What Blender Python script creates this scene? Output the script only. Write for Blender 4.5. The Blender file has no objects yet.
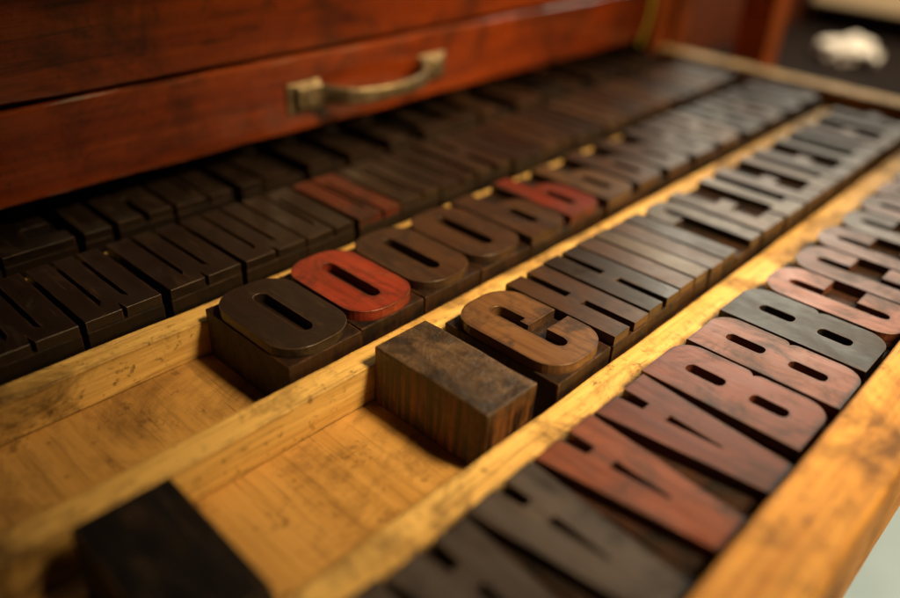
import bpy, bmesh, math, random
from mathutils import Vector, Matrix, noise
random.seed(11)
C=0.01
scn=bpy.context.scene
col=scn.collection

# ------------------------------------------------------------ node helpers
def newmat(name):
    m=bpy.data.materials.new(name); m.use_nodes=True
    nt=m.node_tree; nt.nodes.clear()
    out=nt.nodes.new('ShaderNodeOutputMaterial'); b=nt.nodes.new('ShaderNodeBsdfPrincipled')
    nt.links.new(b.outputs[0],out.inputs[0])
    return m,nt,b
class N:
    def __init__(s,nt): s.nt=nt
    def n(s,t,**k):
        x=s.nt.nodes.new(t)
        for a,v in k.items(): setattr(x,a,v)
        return x
    def l(s,a,b): s.nt.links.new(a,b)
    def coord(s,scale,rnd=True,rot=(0,0,0)):
        tc=s.n('ShaderNodeTexCoord'); 
        src=tc.outputs['Object']
        if rnd:
            oi=s.n('ShaderNodeObjectInfo')
            mul=s.n('ShaderNodeMath',operation='MULTIPLY'); mul.inputs[1].default_value=7.3
            s.l(oi.outputs['Random'],mul.inputs[0])
            ad=s.n('ShaderNodeVectorMath',operation='ADD')
            s.l(src,ad.inputs[0]); s.l(mul.outputs[0],ad.inputs[1]); src=ad.outputs[0]
        mp=s.n('ShaderNodeMapping'); mp.inputs['Scale'].default_value=scale
        mp.inputs['Rotation'].default_value=rot
        s.l(src,mp.inputs[0]); return mp.outputs[0]
    def noise(s,vec,sc=1,det=5,rough=.6,dist=0):
        x=s.n('ShaderNodeTexNoise'); x.inputs['Scale'].default_value=sc
        x.inputs['Detail'].default_value=det; x.inputs['Roughness'].default_value=rough
        x.inputs['Distortion'].default_value=dist
        s.l(vec,x.inputs['Vector']); return x.outputs['Fac']
    def ramp(s,fac,a,b,ca=(0,0,0,1),cb=(1,1,1,1)):
        x=s.n('ShaderNodeValToRGB'); e=x.color_ramp.elements
        e[0].position=a; e[1].position=b; e[0].color=ca; e[1].color=cb
        s.l(fac,x.inputs[0]); return x.outputs[0]
    def mix(s,fac,a,b,mode='MIX'):
        x=s.n('ShaderNodeMix',data_type='RGBA',blend_type=mode)
        for v,i in((fac,0),(a,6),(b,7)):
            if hasattr(v,'is_output'): s.l(v,x.inputs[i])
            elif i==0: x.inputs[0].default_value=v
            else: x.inputs[i].default_value=(v[0],v[1],v[2],1)
        return x.outputs[2]
    def m(s,op,a,b=0.):
        x=s.n('ShaderNodeMath',operation=op,use_clamp=(op!='POWER'))
        for v,i in((a,0),(b,1)):
            if hasattr(v,'is_output'): s.l(v,x.inputs[i])
            else: x.inputs[i].default_value=v
        return x.outputs[0]
    def edge(s,rad,lo=.02,hi=.25):
        bv=s.n('ShaderNodeBevel',samples=4); bv.inputs['Radius'].default_value=rad
        g=s.n('ShaderNodeNewGeometry')
        d=s.n('ShaderNodeVectorMath',operation='DOT_PRODUCT')
        s.l(bv.outputs[0],d.inputs[0]); s.l(g.outputs['Normal'],d.inputs[1])
        inv=s.n('ShaderNodeMath',operation='SUBTRACT'); inv.inputs[0].default_value=1
        s.l(d.outputs['Value'],inv.inputs[1])
        return s.ramp(inv.outputs[0],lo,hi)
    def bump(s,h,b,strength=.3,dist=.0005):
        x=s.n('ShaderNodeBump'); x.inputs['Strength'].default_value=strength
        x.inputs['Distance'].default_value=dist
        s.l(h,x.inputs['Height']); s.l(x.outputs[0],b.inputs['Normal'])

def wood(name,light,dark,grime,along='x',rough=(.35,.6),grime_amt=.5,edge_col=None,edge_amt=.6,scale=1.,coat=0,grain_str=.8,bands=.5,bump=.5):
    m,nt,b=newmat(name); k=N(nt)
    A=18*scale; X=380*scale
    ax={'x':(A,X,X),'y':(X,A,X),'z':(X,X,A)}[along]
    g=k.noise(k.coord(ax,rot=(.02,.03,.015)),1,8,.72,.6)
    g2=k.noise(k.coord(tuple(v*.22 for v in ax)),1,4,.55,1.6)
    gm=k.m('ADD',k.m('MULTIPLY',g,.6),k.m('MULTIPLY',g2,.42))
    c=k.mix(k.m('MULTIPLY',k.ramp(gm,.42,.62),grain_str),light,dark)
    g3=k.noise(k.coord(tuple(v*1.7 for v in ax)),1,5,.7,.2)
    c=k.mix(k.m('MULTIPLY',k.ramp(g3,.56,.68),bands),c,grime)
    blot=k.noise(k.coord((26*scale,)*3),1,8,.74,.5)
    c=k.mix(k.m('MULTIPLY',k.ramp(blot,.48,.64),grime_amt),c,grime)
    fine=k.noise(k.coord((230*scale,)*3),1,5,.75)
    c=k.mix(k.m('MULTIPLY',k.ramp(fine,.58,.67),grime_amt*.8),c,grime)
    scr=k.noise(k.coord({'x':(25,1400,1400),'y':(1400,25,1400),'z':(1400,1400,25)}[along]),1,3,.6)
    c=k.mix(k.m('MULTIPLY',k.ramp(scr,.64,.7),.6),c,grime)
    if edge_col is not None:
        e=k.m('MULTIPLY',k.edge(.0028),k.m('ADD',k.ramp(k.noise(k.coord((140,)*3),1,6,.75),.38,.56),.2))
        c=k.mix(k.m('MULTIPLY',e,edge_amt),c,edge_col)
    k.l(c,b.inputs['Base Color'])
    r=k.n('ShaderNodeMapRange'); r.inputs[1].default_value=.3; r.inputs[2].default_value=.7
    r.inputs[3].default_value=rough[0]; r.inputs[4].default_value=rough[1]
    k.l(blot,r.inputs[0]); k.l(r.outputs[0],b.inputs['Roughness'])
    b.inputs['Coat Weight'].default_value=coat; b.inputs['Coat Roughness'].default_value=.16
    b.inputs['Specular IOR Level'].default_value=.35
    h=k.m('ADD',k.m('MULTIPLY',g,.6),k.m('MULTIPLY',fine,.4))
    k.bump(h,b,bump,.0007)
    return m

M={}
M['rail']=wood('pale_divider_wood',(.80,.50,.155),(.50,.26,.058),(.07,.03,.009),'x',(.4,.7),.85,(.045,.018,.006),1.,bump=.7)
M['bottom']=wood('drawer_bottom_wood',(.54,.29,.08),(.38,.19,.045),(.10,.042,.012),'y',(.4,.7),.75,None,0,.6,grain_str=.75,bands=.4)
M['wall']=wood('worn_drawer_front_wood',(.64,.32,.06),(.34,.13,.02),(.055,.02,.006),'x',(.38,.65),.85,(.08,.03,.008),.95,coat=.0)
M['cab']=wood('varnished_red_cabinet_wood',(.31,.050,.006),(.14,.017,.003),(.010,.003,.002),'x',(.2,.42),.75,(.60,.20,.035),.65,.7,coat=.7,bands=.75,bump=.22)
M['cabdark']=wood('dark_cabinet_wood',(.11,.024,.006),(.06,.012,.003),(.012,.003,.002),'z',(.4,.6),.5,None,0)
M['post']=wood('orange_post_wood',(.45,.10,.014),(.28,.05,.008),(.04,.012,.004),'z',(.35,.6),.5,None,0)
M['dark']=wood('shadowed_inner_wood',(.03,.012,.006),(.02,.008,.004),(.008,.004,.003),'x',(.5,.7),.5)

def blockmat(name,light,dark,grime,edge):
    m,nt,b=newmat(name); k=N(nt)
    g=k.noise(k.coord((420,420,40)),1,6,.65,.5)
    c=k.mix(k.ramp(g,.35,.65),light,dark)
    bl=k.noise(k.coord((75,)*3),1,6,.7,.5)
    c=k.mix(k.ramp(bl,.44,.62),c,grime)
    e=k.m('MULTIPLY',k.edge(.0013),k.ramp(k.noise(k.coord((200,)*3),1,5,.75),.44,.58))
    c=k.mix(k.m('MULTIPLY',e,.9),c,edge)
    k.l(c,b.inputs['Base Color'])
    r=k.n('ShaderNodeMapRange'); r.inputs[3].default_value=.35; r.inputs[4].default_value=.7
    k.l(bl,r.inputs[0]); k.l(r.outputs[0],b.inputs['Roughness'])
    b.inputs['Specular IOR Level'].default_value=.28
    k.bump(k.m('ADD',k.m('MULTIPLY',g,.5),k.m('MULTIPLY',bl,.5)),b,.7,.0012)
    return m
M['body']=blockmat('inked_shade_deepened_wood',(.038,.015,.006),(.013,.0055,.003),(.004,.0025,.002),(.22,.09,.025))  # near-black body tone also stands in for shadow between blocks
M['bodyred']=blockmat('reddish_block_wood',(.045,.014,.007),(.02,.007,.004),(.005,.003,.002),(.2,.08,.025))
M['bodydark']=blockmat('back_row_shaded_wood',(.011,.005,.003),(.006,.003,.002),(.003,.002,.0015),(.13,.05,.015))  # shade over the back rows is put into this colour
M['felt']=blockmat('black_painted_block_wood',(.007,.005,.004),(.005,.004,.004),(.003,.003,.003),(.03,.018,.011))

def facemat():
    m,nt,b=newmat('printing_face_wood'); k=N(nt)
    oi=k.n('ShaderNodeObjectInfo'); base=oi.outputs['Color']
    g=k.noise(k.coord((420,22,420)),1,5,.6,.4)
    dk=k.mix(1.,base,(.6,.55,.52),'MULTIPLY')
    c=k.mix(k.ramp(g,.38,.66),base,dk)
    bl=k.noise(k.coord((60,42,60)),1,8,.74,.5)
    c=k.mix(k.m('MULTIPLY',k.ramp(bl,.48,.62),.8),c,(.014,.008,.006))
    lt=k.noise(k.coord((140,50,140),rot=(0,0,.5)),1,6,.75,.3)
    c=k.mix(k.m('MULTIPLY',k.ramp(lt,.56,.72),.35),c,k.mix(.5,base,(.20,.11,.05)))
    scr=k.noise(k.coord((1500,40,1500),rot=(0,0,.35)),1,3,.6)
    c=k.mix(k.m('MULTIPLY',k.ramp(scr,.66,.7),.4),c,(.22,.12,.06))
    e2=k.m('MULTIPLY',k.edge(.0024,.003,.16),k.ramp(bl,.34,.48))
    c=k.mix(k.m('MULTIPLY',e2,.8),c,(.012,.007,.005))
    e=k.m('MULTIPLY',k.edge(.0005,.01,.15),k.ramp(lt,.42,.55))
    c=k.mix(k.m('MULTIPLY',e,.8),c,k.mix(.5,base,(.38,.19,.07)))
    k.l(c,b.inputs['Base Color'])
    r=k.n('ShaderNodeMapRange'); r.inputs[1].default_value=.32; r.inputs[2].default_value=.68
    r.inputs[3].default_value=.24; r.inputs[4].default_value=.52
    k.l(k.m('ADD',k.m('MULTIPLY',bl,.7),k.m('MULTIPLY',lt,.3)),r.inputs[0]); k.l(r.outputs[0],b.inputs['Roughness'])
    b.inputs['Specular IOR Level'].default_value=.42
    k.bump(k.m('ADD',k.m('MULTIPLY',g,.4),k.m('MULTIPLY',lt,.4)),b,.25,.0006)
    return m
M['face']=facemat()

def stripemat():
    m,nt,b=newmat('end_grain_striped_wood'); k=N(nt)
    st=k.noise(k.coord((300,300,22),rnd=False),1,5,.65,.4)
    c=k.mix(k.ramp(st,.42,.6),(.20,.075,.02),(.075,.027,.008))
    w=k.noise(k.coord((520,520,24),rnd=False),1,3,.6,.2)
    c=k.mix(k.m('MULTIPLY',k.ramp(w,.47,.56),.92),c,(.012,.006,.003))
    g=k.n('ShaderNodeNewGeometry')
    sep=k.n('ShaderNodeSeparateXYZ'); k.l(g.outputs['Normal'],sep.inputs[0])
    tg=k.noise(k.coord((420,30,420),rnd=False),1,6,.65,.5)
    tc=k.mix(k.ramp(tg,.35,.65),(.13,.074,.036),(.065,.037,.019))
    bl=k.noise(k.coord((80,45,80),rnd=False),1,7,.74,.3)
    tc=k.mix(k.m('MULTIPLY',k.ramp(bl,.44,.62),.85),tc,(.018,.011,.007))
    c=k.mix(k.ramp(sep.outputs[2],.4,.7),c,tc)
    bl2=k.noise(k.coord((65,65,65),rnd=False),1,8,.76,.6)
    c=k.mix(k.m('MULTIPLY',k.ramp(bl2,.46,.60),.85),c,(.012,.006,.004))
    e=k.m('MULTIPLY',k.edge(.0016),k.ramp(bl,.35,.55))
    c=k.mix(k.m('MULTIPLY',e,.7),c,(.2,.095,.03))
    k.l(c,b.inputs['Base Color'])
    b.inputs['Roughness'].default_value=.45
    k.bump(k.m('ADD',k.m('MULTIPLY',st,.6),k.m('MULTIPLY',bl,.4)),b,.7,.0014)
    return m
M['stripe']=stripemat()

def metal():
    m,nt,b=newmat('aged_brass'); k=N(nt)
    n=k.noise(k.coord((120,)*3),1,6,.7,.4)
    k.l(k.mix(k.ramp(n,.36,.62),(.55,.44,.29),(.15,.105,.06)),b.inputs['Base Color'])
    b.inputs['Metallic'].default_value=.85
    k.l(k.ramp(n,.3,.7,(.28,.28,.28,1),(.52,.52,.52,1)),b.inputs['Roughness'])
    k.bump(n,b,.15,.0005); return m
M['metal']=metal()
def plain(name,c1,c2,sc,rough,spec=.5):
    m,nt,b=newmat(name); k=N(nt)
    n=k.noise(k.coord((sc,)*3),1,5,.6)
    k.l(k.mix(k.ramp(n,.35,.65),c1,c2),b.inputs['Base Color']); b.inputs['Roughness'].default_value=rough
    b.inputs['Specular IOR Level'].default_value=spec
    k.bump(n,b,.2,.001); return m
M['floor']=plain('pale_floor',(.58,.62,.52),(.46,.50,.42),6,.5)
M['cream']=plain('cream_painted_board',(.85,.68,.44),(.8,.62,.37),20,.5)
M['cloth']=plain('white_paper',(.85,.80,.70),(.65,.58,.48),30,.8)
M['blacktop']=plain('dark_bench',(.012,.007,.005),(.007,.004,.003),20,.8,.1)
M['strip']=plain('yellow_green_ribbon',(.62,.55,.07),(.45,.38,.04),50,.4)

# ------------------------------------------------------------ mesh helpers
def link(o,parent=None):
    col.objects.link(o)
    if parent is not None: o.parent=parent
def meshobj(name,me,mat,parent=None,loc=(0,0,0),rz=0):
    o=bpy.data.objects.new(name,me)
    if mat and len(me.materials)==0: me.materials.append(mat)
    o.location=[v*C for v in loc]; o.rotation_euler[2]=rz
    link(o,parent); return o
def boxmesh(name,x0,x1,y0,y1,z0,z1,bev=.05,jit=0.,segx=0,segn=2):
    bm=bmesh.new(); bmesh.ops.create_cube(bm,size=1)
    for v in bm.verts:
        v.co=Vector(((x0+x1)/2+v.co.x*(x1-x0),(y0+y1)/2+v.co.y*(y1-y0),(z0+z1)/2+v.co.z*(z1-z0)))
    if bev: bmesh.ops.bevel(bm,geom=bm.edges[:],offset=bev,segments=segn,affect='EDGES',profile=.5)
    ax=0 if (x1-x0)>=(y1-y0) else 1
    lo,hi=(x0,x1) if ax==0 else (y0,y1)
    for i in range(1,segx):
        p=[0,0,0]; p[ax]=lo+(hi-lo)*i/segx; nn=[0,0,0]; nn[ax]=1
        bmesh.ops.bisect_plane(bm,geom=bm.verts[:]+bm.edges[:]+bm.faces[:],plane_co=p,plane_no=nn)
    if jit:
        s=random.random()*100
        for v in bm.verts:
            q=v.co*.35+Vector((s,s,s)); 
            d=noise.noise_vector(q)*jit+noise.noise_vector(v.co*1.7+Vector((s,0,0)))*jit*.45
            v.co+=d
    bmesh.ops.scale(bm,vec=(C,C,C),verts=bm.verts[:])
    me=bpy.data.meshes.new(name); bm.to_mesh(me); bm.free(); return me
WL={}
def empty(name,loc,label=None,cat=None,parent=None):
    e=bpy.data.objects.new(name,None); e.empty_display_size=.02
    base=WL[parent] if parent else (0,0,0)
    e.location=[(v-w)*C for v,w in zip(loc,base)]; link(e,parent)
    if label: e['label']=label
    if cat: e['category']=cat
    WL[e]=loc; return e
def part(parent,name,x0,x1,y0,y1,z0,z1,mat,**k):
    px,py,pz=WL[parent]
    me=boxmesh(name,x0-(x0+x1)/2,x1-(x0+x1)/2,y0-(y0+y1)/2,y1-(y0+y1)/2,0,z1-z0,**k)
    o=meshobj(name,me,mat,parent,((x0+x1)/2-px,(y0+y1)/2-py,z0-pz))
    WL[o]=((x0+x1)/2,(y0+y1)/2,z0); return o

# ------------------------------------------------------------ glyphs (cm)
def arc(cx,cy,rx,ry,a0,a1,n=9):
    return [(cx+rx*math.cos(math.radians(a0+(a1-a0)*i/n)),cy+ry*math.sin(math.radians(a0+(a1-a0)*i/n))) for i in range(n+1)]
def rr(x0,y0,x1,y1,rx,ry=None):
    ry=rx if ry is None else ry
    return arc(x1-rx,y1-ry,rx,ry,0,90)+arc(x0+rx,y1-ry,rx,ry,90,180)+arc(x0+rx,y0+ry,rx,ry,180,270)+arc(x1-rx,y0+ry,rx,ry,270,360)
def glyph(ch,W,H):
    s=W*.405; i=W-2*s
    ro=W*.40; ri=i*.47; ryo=W*.36; ryi=i*.6
    t=s*.68
    if ch=='O': return [rr(0,0,W,H,ro,ryo),rr(s,t,W-s,H-t,ri,ryi)]
    if ch=='D': return [arc(W-ro,H-ryo,ro,ryo,0,90)+[(0,H),(0,0)]+arc(W-ro,ryo,ro,ryo,270,360),
                        arc(W-s-ri,H-t-ryi,ri,ryi,0,90)+[(s,H-t),(s,t)]+arc(W-s-ri,t+ryi,ri,ryi,270,360)]
    if ch=='H':
        s=W*.42; return [[(0,0),(s,0),(s,H*.43),(W-s,H*.43),(W-s,0),(W,0),(W,H),(W-s,H),(W-s,H*.57),(s,H*.57),(s,H),(0,H)]]
    if ch=='I': return [[(0,0),(W,0),(W,H),(0,H)]]
    if ch in 'CG':
        up=H*.62; lo=H*.38 if ch=='C' else H*.50
        p=[(W,up)]+arc(W-ro,H-ryo,ro,ryo,0,90)+arc(ro,H-ryo,ro,ryo,90,180)+arc(ro,ryo,ro,ryo,180,270)+arc(W-ro,ryo,ro,ryo,270,360)+[(W,lo)]
        if ch=='C': p+=[(W-s,lo)]
        else: p+=[(W*.50,lo),(W*.50,lo-.36),(W-s,lo-.36)]
        p+=arc(W-s-ri,t+ryi,ri,ryi,360,270)+arc(s+ri,t+ryi,ri,ryi,270,180)+arc(s+ri,H-t-ryi,ri,ryi,180,90)+arc(W-s-ri,H-t-ryi,ri,ryi,90,0)+[(W-s,up)]
        return [p]
    if ch=='A':
        return [[(0,0),(W*.41,0),(W*.43,H*.18),(W*.57,H*.18),(W*.59,0),(W,0),(W*.77,H),(W*.23,H)],
                [(W*.44,H*.32),(W*.56,H*.32),(W*.513,H*.66),(W*.487,H*.66)]]
    if ch=='B':
        r=W*.32; m=H*.51
        out=[(0,0)]+arc(W-r,r,r,r,270,360)+arc(W-r*.3,m-r*.4,r*.3,r*.4,0,70)+arc(W-r*.35,m+r*.4,r*.3,r*.4,-70,0)+arc(W-r,H-r,r*.96,r,0,90)+[(0,H)]
        return [out,rr(s,t*1.25,W-s,m-.42,i*.4),rr(s,m+.42,W-s,H-t*1.25,i*.4)]
    if ch=='P':
        r=W*.34; m=H*.33
        out=[(0,0),(W*.46,0),(W*.46,m)]+arc(W-r,m+r,r,r,270,360)+arc(W-r,H-r,r,r,0,90)+[(0,H)]
        return [out,rr(s,m+.6,W-s,H-t*1.1,i*.48)]
    if ch=='R':
        r=W*.34; m=H*.42
        out=[(0,0),(s,0),(s,m),(W-s,m-.25),(W-s,0),(W,0),(W,m-.2),(W-.18,m+.14)]+arc(W-r,m+r+.2,r,r,310,360,6)+arc(W-r,H-r,r,r,0,90)+[(0,H)]
        return [out,rr(s,m+.55,W-s,H-t,i*.48)]
    if ch=='M':
        a=.30; b=.365
        return [[(0,0),(W*a,0),(W*a,H*.86),(W*b,H*.80),(W*b,0),(W*(1-b),0),(W*(1-b),H*.80),(W*(1-a),H*.86),(W*(1-a),0),(W,0),(W,H),(W*.53,H),(W*.5,H*.88),(W*.47,H),(0,H)]]
    if ch=='N':
        return [[(0,0),(W*.39,0),(W*.39,H*.86),(W*.46,H*.78),(W*.46,0),(W,0),(W,H),(W*.61,H),(W*.61,H*.14),(W*.54,H*.22),(W*.54,H),(0,H)]]
    if ch=='L': return [[(0,0),(W,0),(W,.85),(W*.55,.85),(W*.55,H),(0,H)]]
    if ch=='E': return [[(0,0),(W,0),(W,.9),(W*.5,.9),(W*.5,H*.42),(W*.9,H*.42),(W*.9,H*.6),(W*.5,H*.6),(W*.5,H-.9),(W,H-.9),(W,H),(0,H)]]
    if ch=='F': return [[(0,0),(W*.45,0),(W*.45,H*.4),(W*.85,H*.4),(W*.85,H*.56),(W*.45,H*.56),(W*.45,H-.8),(W,H-.8),(W,H),(0,H)]]
    if ch=='T': return [[(W*.30,0),(W*.70,0),(W*.70,H-.9),(W,H-.9),(W,H),(0,H),(0,H-.9),(W*.30,H-.9)]]
    if ch=='J':
        return [[(W,H),(W-s*1.1,H)]+arc(W-s-ri,t+ryi,ri,ryi,360,270)+arc(s+ri,t+ryi,ri,ryi,270,180)+[(s,H*.36),(0,H*.36)]+arc(ro,ryo,ro,ryo,180,270)+arc(W-ro,ryo,ro,ryo,270,360)]
    if ch=='K': return [[(0,0),(W*.4,0),(W*.4,H*.38),(W*.6,0),(W,0),(W*.76,H*.5),(W,H),(W*.6,H),(W*.4,H*.62),(W*.4,H),(0,H)]]
    return [[(0,0),(W,0),(W,H),(0,H)]]
_cache={}
def glyphmesh(ch,W,LH):
    key=(ch,round(W,2),round(LH,2))
    if key in _cache: return _cache[key]
    cu=bpy.data.curves.new('letter_face','CURVE'); cu.dimensions='2D'; cu.fill_mode='BOTH'
    bv=.008; cu.extrude=.22-bv; cu.bevel_depth=bv; cu.bevel_resolution=0; cu.offset=-bv
    for poly in glyph(ch,W,LH):
        pts=[]
        for p in poly:
            if not pts or (abs(pts[-1][0]-p[0])+abs(pts[-1][1]-p[1])>.004): pts.append(p)
        if abs(pts[0][0]-pts[-1][0])+abs(pts[0][1]-pts[-1][1])<.004: pts.pop()
        sp=cu.splines.new('POLY'); sp.points.add(len(pts)-1)
        for j,(x,y) in enumerate(pts): sp.points[j].co=(x-W/2,LH/2-y,0,1)
        sp.use_cyclic_u=True
    ob=bpy.data.objects.new('tmp',cu); col.objects.link(ob)
    dg=bpy.context.evaluated_depsgraph_get(); dg.update()
    me=bpy.data.meshes.new_from_object(ob.evaluated_get(dg))
    bpy.data.objects.remove(ob); bpy.data.curves.remove(cu)
    for v in me.vertices: v.co*=C
    for p in me.polygons: p.use_smooth=False
    me.name='letter_face'; me.materials.clear(); me.materials.append(M['face'])
    _cache[key]=me; return me

DARK=(.048,.022,.011); BLACK=(.020,.012,.008); BROWN=(.15,.070,.028); RED=(.24,.030,.013); RB=(.18,.052,.025)
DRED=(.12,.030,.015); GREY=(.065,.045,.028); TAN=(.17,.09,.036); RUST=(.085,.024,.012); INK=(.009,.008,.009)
SLATE=(.085,.070,.070); WORN=(.078,.042,.021); DIM=(.011,.006,.004); DIMRED=(.09,.017,.008); DULLR=(.14,.020,.010)  # DIM and DIMRED carry the back rows' shade in their colour
cname={DARK:'dark brown',BLACK:'black inked',BROWN:'worn brown',RED:'brick red stained',RB:'dusty reddish brown',DRED:'dark red',GREY:'greyish worn',TAN:'tan brown',RUST:'dull rust red',INK:'near-black inked',SLATE:'slate grey',WORN:'scuffed brown',DIM:'shade-darkened',DIMRED:'shade-dimmed brownish red',DULLR:'dull red'}
def block(ch,x0,w,yc,color,where,grp,L=4.7,body='body',jx=.03,rot=.006,gap=.07,top=1.96,jy=.09):
    wb=w-gap
    bme=boxmesh('wood_type_block',-wb/2,wb/2,-L/2,L/2,0,top,bev=.04,jit=.03,segx=3)
    o=meshobj('wood_type_block',bme,M[body],None,
              (x0+w/2+random.uniform(-jx,jx)*.4,yc+random.uniform(-jy,jy),random.uniform(0,.03)),random.uniform(-rot,rot))
    f=meshobj('letter_face',glyphmesh(ch,wb-.06,L-.1),None,o,(0,0,2.33-.22+random.uniform(-.012,.012)))
    v=random.uniform(.8,1.2)
    f.color=(color[0]*v,color[1]*v,color[2]*v,1)
    o['label']=f"{cname[color]} wooden type block letter {ch}, {where}"
    o['category']='type block'; o['group']=grp
    return o

# ------------------------------------------------------------ cabinet and open type drawer
cab=empty('type_cabinet',(10,25,-60),'red varnished wooden type cabinet with one shallow drawer open','cabinet')
TX0,TX1=-26,43.9
tray=empty('type_drawer',(10,0,-1.0),parent=cab)
tray['label']='open shallow wooden drawer with pale dividers holding type'
part(tray,'bottom_panel',TX0,TX1,-13,31,-.5,0,M['bottom'],bev=0,jit=0)
def rail(y0,y1,z1,x1=41.8,j=.03): return part(tray,'divider',TX0,x1,y0,y1,0.01,z1,M['rail'],bev=.05,jit=j,segx=120)
rail(0,1.02,1.5); rail(6.02,6.98,1.45); rail(-6.62,-5.32,1.5); rail(12.1,12.9,1.45)
part(tray,'front_board',TX0,46,-14.25,-12.2,-2.6,3.0,M['wall'],bev=.16,jit=.035,segx=120,segn=3)
part(tray,'end_board',42.0,43.8,-12.1,30,-1.4,2.6,M['rail'],bev=.1,jit=.03,segx=20)
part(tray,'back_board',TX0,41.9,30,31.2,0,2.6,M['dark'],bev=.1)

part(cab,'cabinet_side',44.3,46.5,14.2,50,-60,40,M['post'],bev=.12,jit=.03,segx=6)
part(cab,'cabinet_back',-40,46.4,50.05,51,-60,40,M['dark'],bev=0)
part(cab,'cabinet_side',-42,-40.05,14.2,50,-60,40,M['cab'],bev=.12)
def dfront(z0,z1,y):
    return part(cab,'drawer_front',-36,41.2,y,y+1.8,z0,z1,M['cab'],bev=.2,jit=.06,segx=70,segn=3)
d1=dfront(3.3,6.95,15.0)
d2=dfront(7.16,12.2,14.95)
d3=dfront(12.4,17.4,15.0)
part(cab,'closed_drawer_bottom',-39.9,44.2,17.0,49,3.35,3.8,M['dark'],bev=0)  # unseen bottom of the closed drawer above; keeps light out of the interior
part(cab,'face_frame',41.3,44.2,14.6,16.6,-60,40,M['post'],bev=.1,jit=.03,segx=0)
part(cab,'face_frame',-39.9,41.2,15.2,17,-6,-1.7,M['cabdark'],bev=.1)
def bow():
    pts=[(-5.0,0.25),(-3.9,.22),(-3.5,.35),(-3.1,.9),(-2.5,1.5),(-1.4,1.85),(0,2.0),(1.4,1.85),(2.5,1.5),(3.1,.9),(3.5,.35),(3.9,.22),(5.0,.25)]
    fine=[]
    for a,b in zip(pts[:-1],pts[1:]):
        for i in range(4): fine.append((a[0]+(b[0]-a[0])*i/4,a[1]+(b[1]-a[1])*i/4))
    fine.append(pts[-1])
    for _ in range(4):
        fine=[fine[0]]+[tuple((fine[i-1][k]+2*fine[i][k]+fine[i+1][k])/4 for k in(0,1)) for i in range(1,len(fine)-1)]+[fine[-1]]
    bm=bmesh.new(); rings=[]
    n=len(fine)
    for i,(px,py) in enumerate(fine):
        a=fine[max(i-1,0)]; b=fine[min(i+1,n-1)]
        tx,ty=b[0]-a[0],b[1]-a[1]; l=math.hypot(tx,ty); nx,ny=-ty/l,tx/l
        q=min(1,abs(px)/3.7)
        hz=.37+.26*q**5 if abs(px)<3.7 else .63
        th=.17
        prof=[]
        for q in range(16):
            an=2*math.pi*q/16; cs,sn=math.cos(an),math.sin(an)
            prof.append((th*math.copysign(abs(cs)**.7,cs),hz*math.copysign(abs(sn)**.6,sn)))
        rings.append([bm.verts.new(((px+nx*u)*C,-(py+ny*u)*C,w*C)) for u,w in prof])
    for a,b in zip(rings[:-1],rings[1:]):
        for q in range(16): bm.faces.new((a[q],a[(q+1)%16],b[(q+1)%16],b[q]))
    bm.faces.new(rings[0][::-1]); bm.faces.new(rings[-1])
    bmesh.ops.recalc_face_normals(bm,faces=bm.faces[:])
    for f in bm.faces: f.smooth=True
    for xc in(-4.4,4.4):
        t=boxmesh('t',xc-1.0,xc+1.0,-.16,.25,-.72,.72,bev=.07); bm.from_mesh(t); bpy.data.meshes.remove(t)
        bmesh.ops.create_cone(bm,cap_ends=True,segments=20,radius1=.28*C,radius2=.2*C,depth=.2*C,
            matrix=Matrix.Translation((xc*C,-.5*C,0))@Matrix.Rotation(math.radians(90),4,'X'))
    me=bpy.data.meshes.new('handle'); bm.to_mesh(me); bm.free()
    return me
hd=meshobj('handle',bow(),M['metal'],d1,(13.5-WL[d1][0],15.0-WL[d1][1],5.0-WL[d1][2]))
hd['label']='aged brass bow handle screwed to drawer front'

bm=bmesh.new(); pr=None
for i in range(25):
    u=i/24; z=9.4-6.3*u; xx=.25*math.sin(u*3.0)-.5*u*u; yy=-.12-.35*math.sin(u*2.6)
    a=bm.verts.new(((xx-.15)*C,yy*C,(z-3.1)*C)); b=bm.verts.new(((xx+.15)*C,(yy-.03)*C,(z-3.1)*C))
    if pr: bm.faces.new((pr[0],pr[1],b,a))
    pr=(a,b)
me=bpy.data.meshes.new('hanging_ribbon'); bm.to_mesh(me); bm.free()
o=meshobj('hanging_ribbon',me,M['strip'],None,(39.9,14.75,3.1))
sm=o.modifiers.new('thick','SOLIDIFY'); sm.thickness=.0004
o['label']='thin curved yellow-green ribbon hanging over red drawer front'; o['category']='ribbon'

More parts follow.
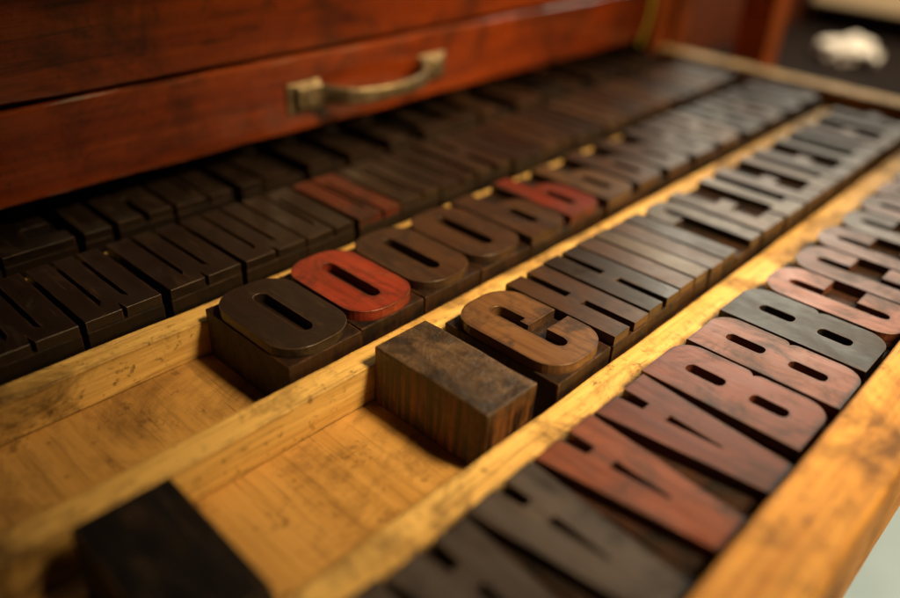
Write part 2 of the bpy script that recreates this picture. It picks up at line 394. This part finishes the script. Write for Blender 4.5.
# ------------------------------------------------------------ rows of type
G3='row of type beside the drawer front'
x=-8.7
seq=[('A',2.8,SLATE),('A',2.8,SLATE),('A',2.7,SLATE),('A',2.8,RB),('A',2.8,DRED),('B',2.7,DRED),('B',2.6,RB),('B',2.8,INK),('C',2.7,RB),('C',2.7,RUST),('C',2.6,RUST),('C',2.6,DARK),('C',2.6,RUST),('D',2.7,DRED),('D',2.7,DARK),('D',2.7,WORN),('E',2.3,RUST),('E',2.3,DARK),('E',2.3,RUST)]
for ch,w,c in seq:
    block(ch,x,w,-9.44,c,'beside the drawer front',G3,L=5.2,body='bodyred' if c in(RB,DRED) else 'body'); x+=w
G2='row of type between the pale dividers'
x=3.1
seq=[('G',3.1,BROWN),('H',2.3,DARK),('H',2.25,BLACK),('I',1.2,DARK),('I',1.15,GREY),('I',1.2,DARK),('I',1.15,BLACK),('J',2.5,GREY),('F',2.3,WORN),('T',2.2,GREY),('F',2.2,DARK),('T',2.2,WORN),('F',2.2,DARK),('T',2.2,GREY),('T',2.2,DARK),('F',2.2,RUST),('T',2.3,GREY),('F',2.1,DARK),('T',2.2,RUST)]
for ch,w,c in seq:
    if x+w>41.9: break
    block(ch,x,w,-2.76,c,'between pale dividers',G2,L=4.84,jy=.05,gap=.07+(.12 if x>15 else 0)); x+=w
G1='row of round letters behind the divider'
x=-2.4
seq=[('O',3.1,BLACK),('O',3.05,RED),('O',3.05,DARK),('O',3.05,DARK),('P',2.9,DARK),('P',2.8,DULLR),('P',2.8,WORN),('P',2.8,DARK),('P',2.8,DARK),('R',2.9,DARK),('R',2.9,WORN),('R',2.9,BLACK),('R',2.9,DARK),('O',2.9,BLACK),('O',2.9,DARK),('O',2.9,DARK)]
for ch,w,c in seq:
    if x+w>41.9: break
    block(ch,x,w,3.55,c,'between pale dividers',G1,gap=.06+(.12 if x>12 else 0)); x+=w
G0='row of dark type near the cabinet'
x=-15.2
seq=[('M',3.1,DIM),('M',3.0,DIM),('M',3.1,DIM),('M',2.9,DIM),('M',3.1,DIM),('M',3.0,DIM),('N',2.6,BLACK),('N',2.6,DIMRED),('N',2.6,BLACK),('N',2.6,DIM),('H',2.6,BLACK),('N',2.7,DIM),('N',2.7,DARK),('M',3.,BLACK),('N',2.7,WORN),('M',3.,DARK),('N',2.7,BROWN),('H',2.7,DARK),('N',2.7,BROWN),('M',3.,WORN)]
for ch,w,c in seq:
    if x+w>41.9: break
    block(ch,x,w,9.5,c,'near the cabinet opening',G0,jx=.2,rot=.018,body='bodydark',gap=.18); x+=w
GB='row of type partly inside the cabinet'
x=-14.2
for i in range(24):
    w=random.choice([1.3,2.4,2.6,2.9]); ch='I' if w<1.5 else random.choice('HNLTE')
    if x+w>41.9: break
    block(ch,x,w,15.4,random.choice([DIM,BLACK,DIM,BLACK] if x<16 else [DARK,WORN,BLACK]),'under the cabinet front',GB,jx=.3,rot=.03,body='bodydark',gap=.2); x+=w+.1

me=boxmesh('blank_type_block',-1.15,1.15,-2.4,2.4,0,2.33,bev=.07,jit=.07,segx=8,segn=3)
o=meshobj('blank_type_block',me,M['stripe'],None,(1.2,-2.52,.0),.0)
o['label']='worn blank wooden block with dark striped sides on drawer bottom'; o['category']='wooden block'
o=block('I',-10.2,2.55,-3.1,INK,'in an empty compartment','loose black type',L=4.6,body='felt',gap=0,top=2.1)
o.rotation_euler[2]=-.03

# ------------------------------------------------------------ beyond the drawer
post=empty('wooden_rack',(55,20,-60),'brown wooden rack post and panel beside the cabinet','rack')
part(post,'post',50.6,53.2,9.4,12.2,-60,14,M['post'],bev=.12)
part(post,'panel',46.8,140,24,25,-60,12,M['cabdark'],bev=0)
bench=empty('low_bench',(75,0,-60),'dark low bench behind the open drawer','bench')
part(bench,'bench_top',46.8,94,-3,23.5,-6,-3.6,M['blacktop'],bev=.2)
for bx in(48,90):
    part(bench,'leg',bx,bx+3,-2,1,-75,-6.01,M['blacktop'],bev=.1); part(bench,'leg',bx,bx+3,19,22,-75,-6.01,M['blacktop'],bev=.1)
tbl=empty('cream_table',(115,0,-60),'cream coloured table with thick edge','table')
part(tbl,'table_top',95,150,-2,22.5,-1.0,2.4,M['cream'],bev=.3)
part(tbl,'side_panel',97,98.5,-1.5,22,-75,-1.01,M['blacktop'],bev=.1)
bm=bmesh.new(); bmesh.ops.create_icosphere(bm,subdivisions=4,radius=1)
for v in bm.verts:
    d=noise.noise(v.co*1.7)*.5+abs(noise.noise(v.co*4))*.35
    v.co=Vector((v.co.x*2.2,v.co.y*2.6,max(v.co.z,-.6)*1.3))*(1+d)*C
me=bpy.data.meshes.new('crumpled_paper'); bm.to_mesh(me); bm.free()
o=meshobj('crumpled_paper',me,M['cloth'],None,(79,11.5,-2.6)); o['label']='crumpled white paper lying on a dark bench'; o['category']='paper'
bm=bmesh.new(); bmesh.ops.create_grid(bm,x_segments=1,y_segments=1,size=6)
me=bpy.data.meshes.new('floor'); bm.to_mesh(me); bm.free()
o=meshobj('floor',me,M['floor'],None,(0,0,-75)); o['kind']='structure'; o['label']='pale grey floor'

# ------------------------------------------------------------ light
w=bpy.data.worlds.new('World'); scn.world=w; w.use_nodes=True
bg=w.node_tree.nodes['Background']; bg.inputs[0].default_value=(1,.6,.3,1); bg.inputs[1].default_value=.007
def aim(o,loc,tgt):
    o.location=[v*C for v in loc]
    d=Vector(tgt)-Vector(loc); o.rotation_euler=d.to_track_quat('-Z','Y').to_euler(); link(o)
def area(name,loc,tgt,size,power,color,sy=None):
    l=bpy.data.lights.new(name,'AREA'); l.size=size*C; l.energy=power; l.color=color
    if sy: l.shape='RECTANGLE'; l.size_y=sy*C
    aim(bpy.data.objects.new(name,l),loc,tgt)
def spot(name,loc,tgt,deg,power,color,rad):
    l=bpy.data.lights.new(name,'SPOT'); l.spot_size=math.radians(deg); l.spot_blend=1; l.energy=power; l.color=color
    l.shadow_soft_size=rad*C; aim(bpy.data.objects.new(name,l),loc,tgt)
area('window_light',(86,22,42),(15,0,2),54,3.5,(1,.90,.70),28)
spot('vignette_spot',(22,-46,66),(12,-6,1),31,86,(1,.74,.38),12)  # added spot; its soft narrow cone leaves the corners dark like a vignette
spot('drawer_front_fill',(60,-55,45),(26,14,6),24,32,(1,.68,.3),7)  # added spot to brighten the drawer front right of the handle
spot('background_fill',(60,-35,70),(76,12,0),50,46,(1,.82,.58),7)  # extra spot added to lift the cream table edge and post
spot('floor_fill',(110,-60,60),(95,-9,-75),50,85,(1,.97,.85),12)  # added spot to brighten the strip of floor past the front board

# ------------------------------------------------------------ camera (fitted)
cam=bpy.data.cameras.new('Camera'); co=bpy.data.objects.new('Camera',cam); col.objects.link(co)
yaw,pit,rol=[math.radians(a) for a in(41.5,31.4,3.24)]
f=Vector((math.cos(yaw)*math.cos(pit),math.sin(yaw)*math.cos(pit),-math.sin(pit)))
r=f.cross(Vector((0,0,1))).normalized(); u=r.cross(f)
r2=math.cos(rol)*r+math.sin(rol)*u; u2=-math.sin(rol)*r+math.cos(rol)*u
mt=Matrix((r2,u2,-f)).transposed().to_4x4(); mt.translation=Vector((-13.93,-15.6,16.9))*C
co.matrix_world=mt
cam.lens=36*790/900; cam.sensor_width=36; cam.clip_start=.01; cam.clip_end=50
cam.dof.use_dof=True; cam.dof.focus_distance=.265; cam.dof.aperture_fstop=3.2
scn.camera=co
scn.view_settings.view_transform='Standard'; scn.view_settings.look='None'; scn.view_settings.exposure=0
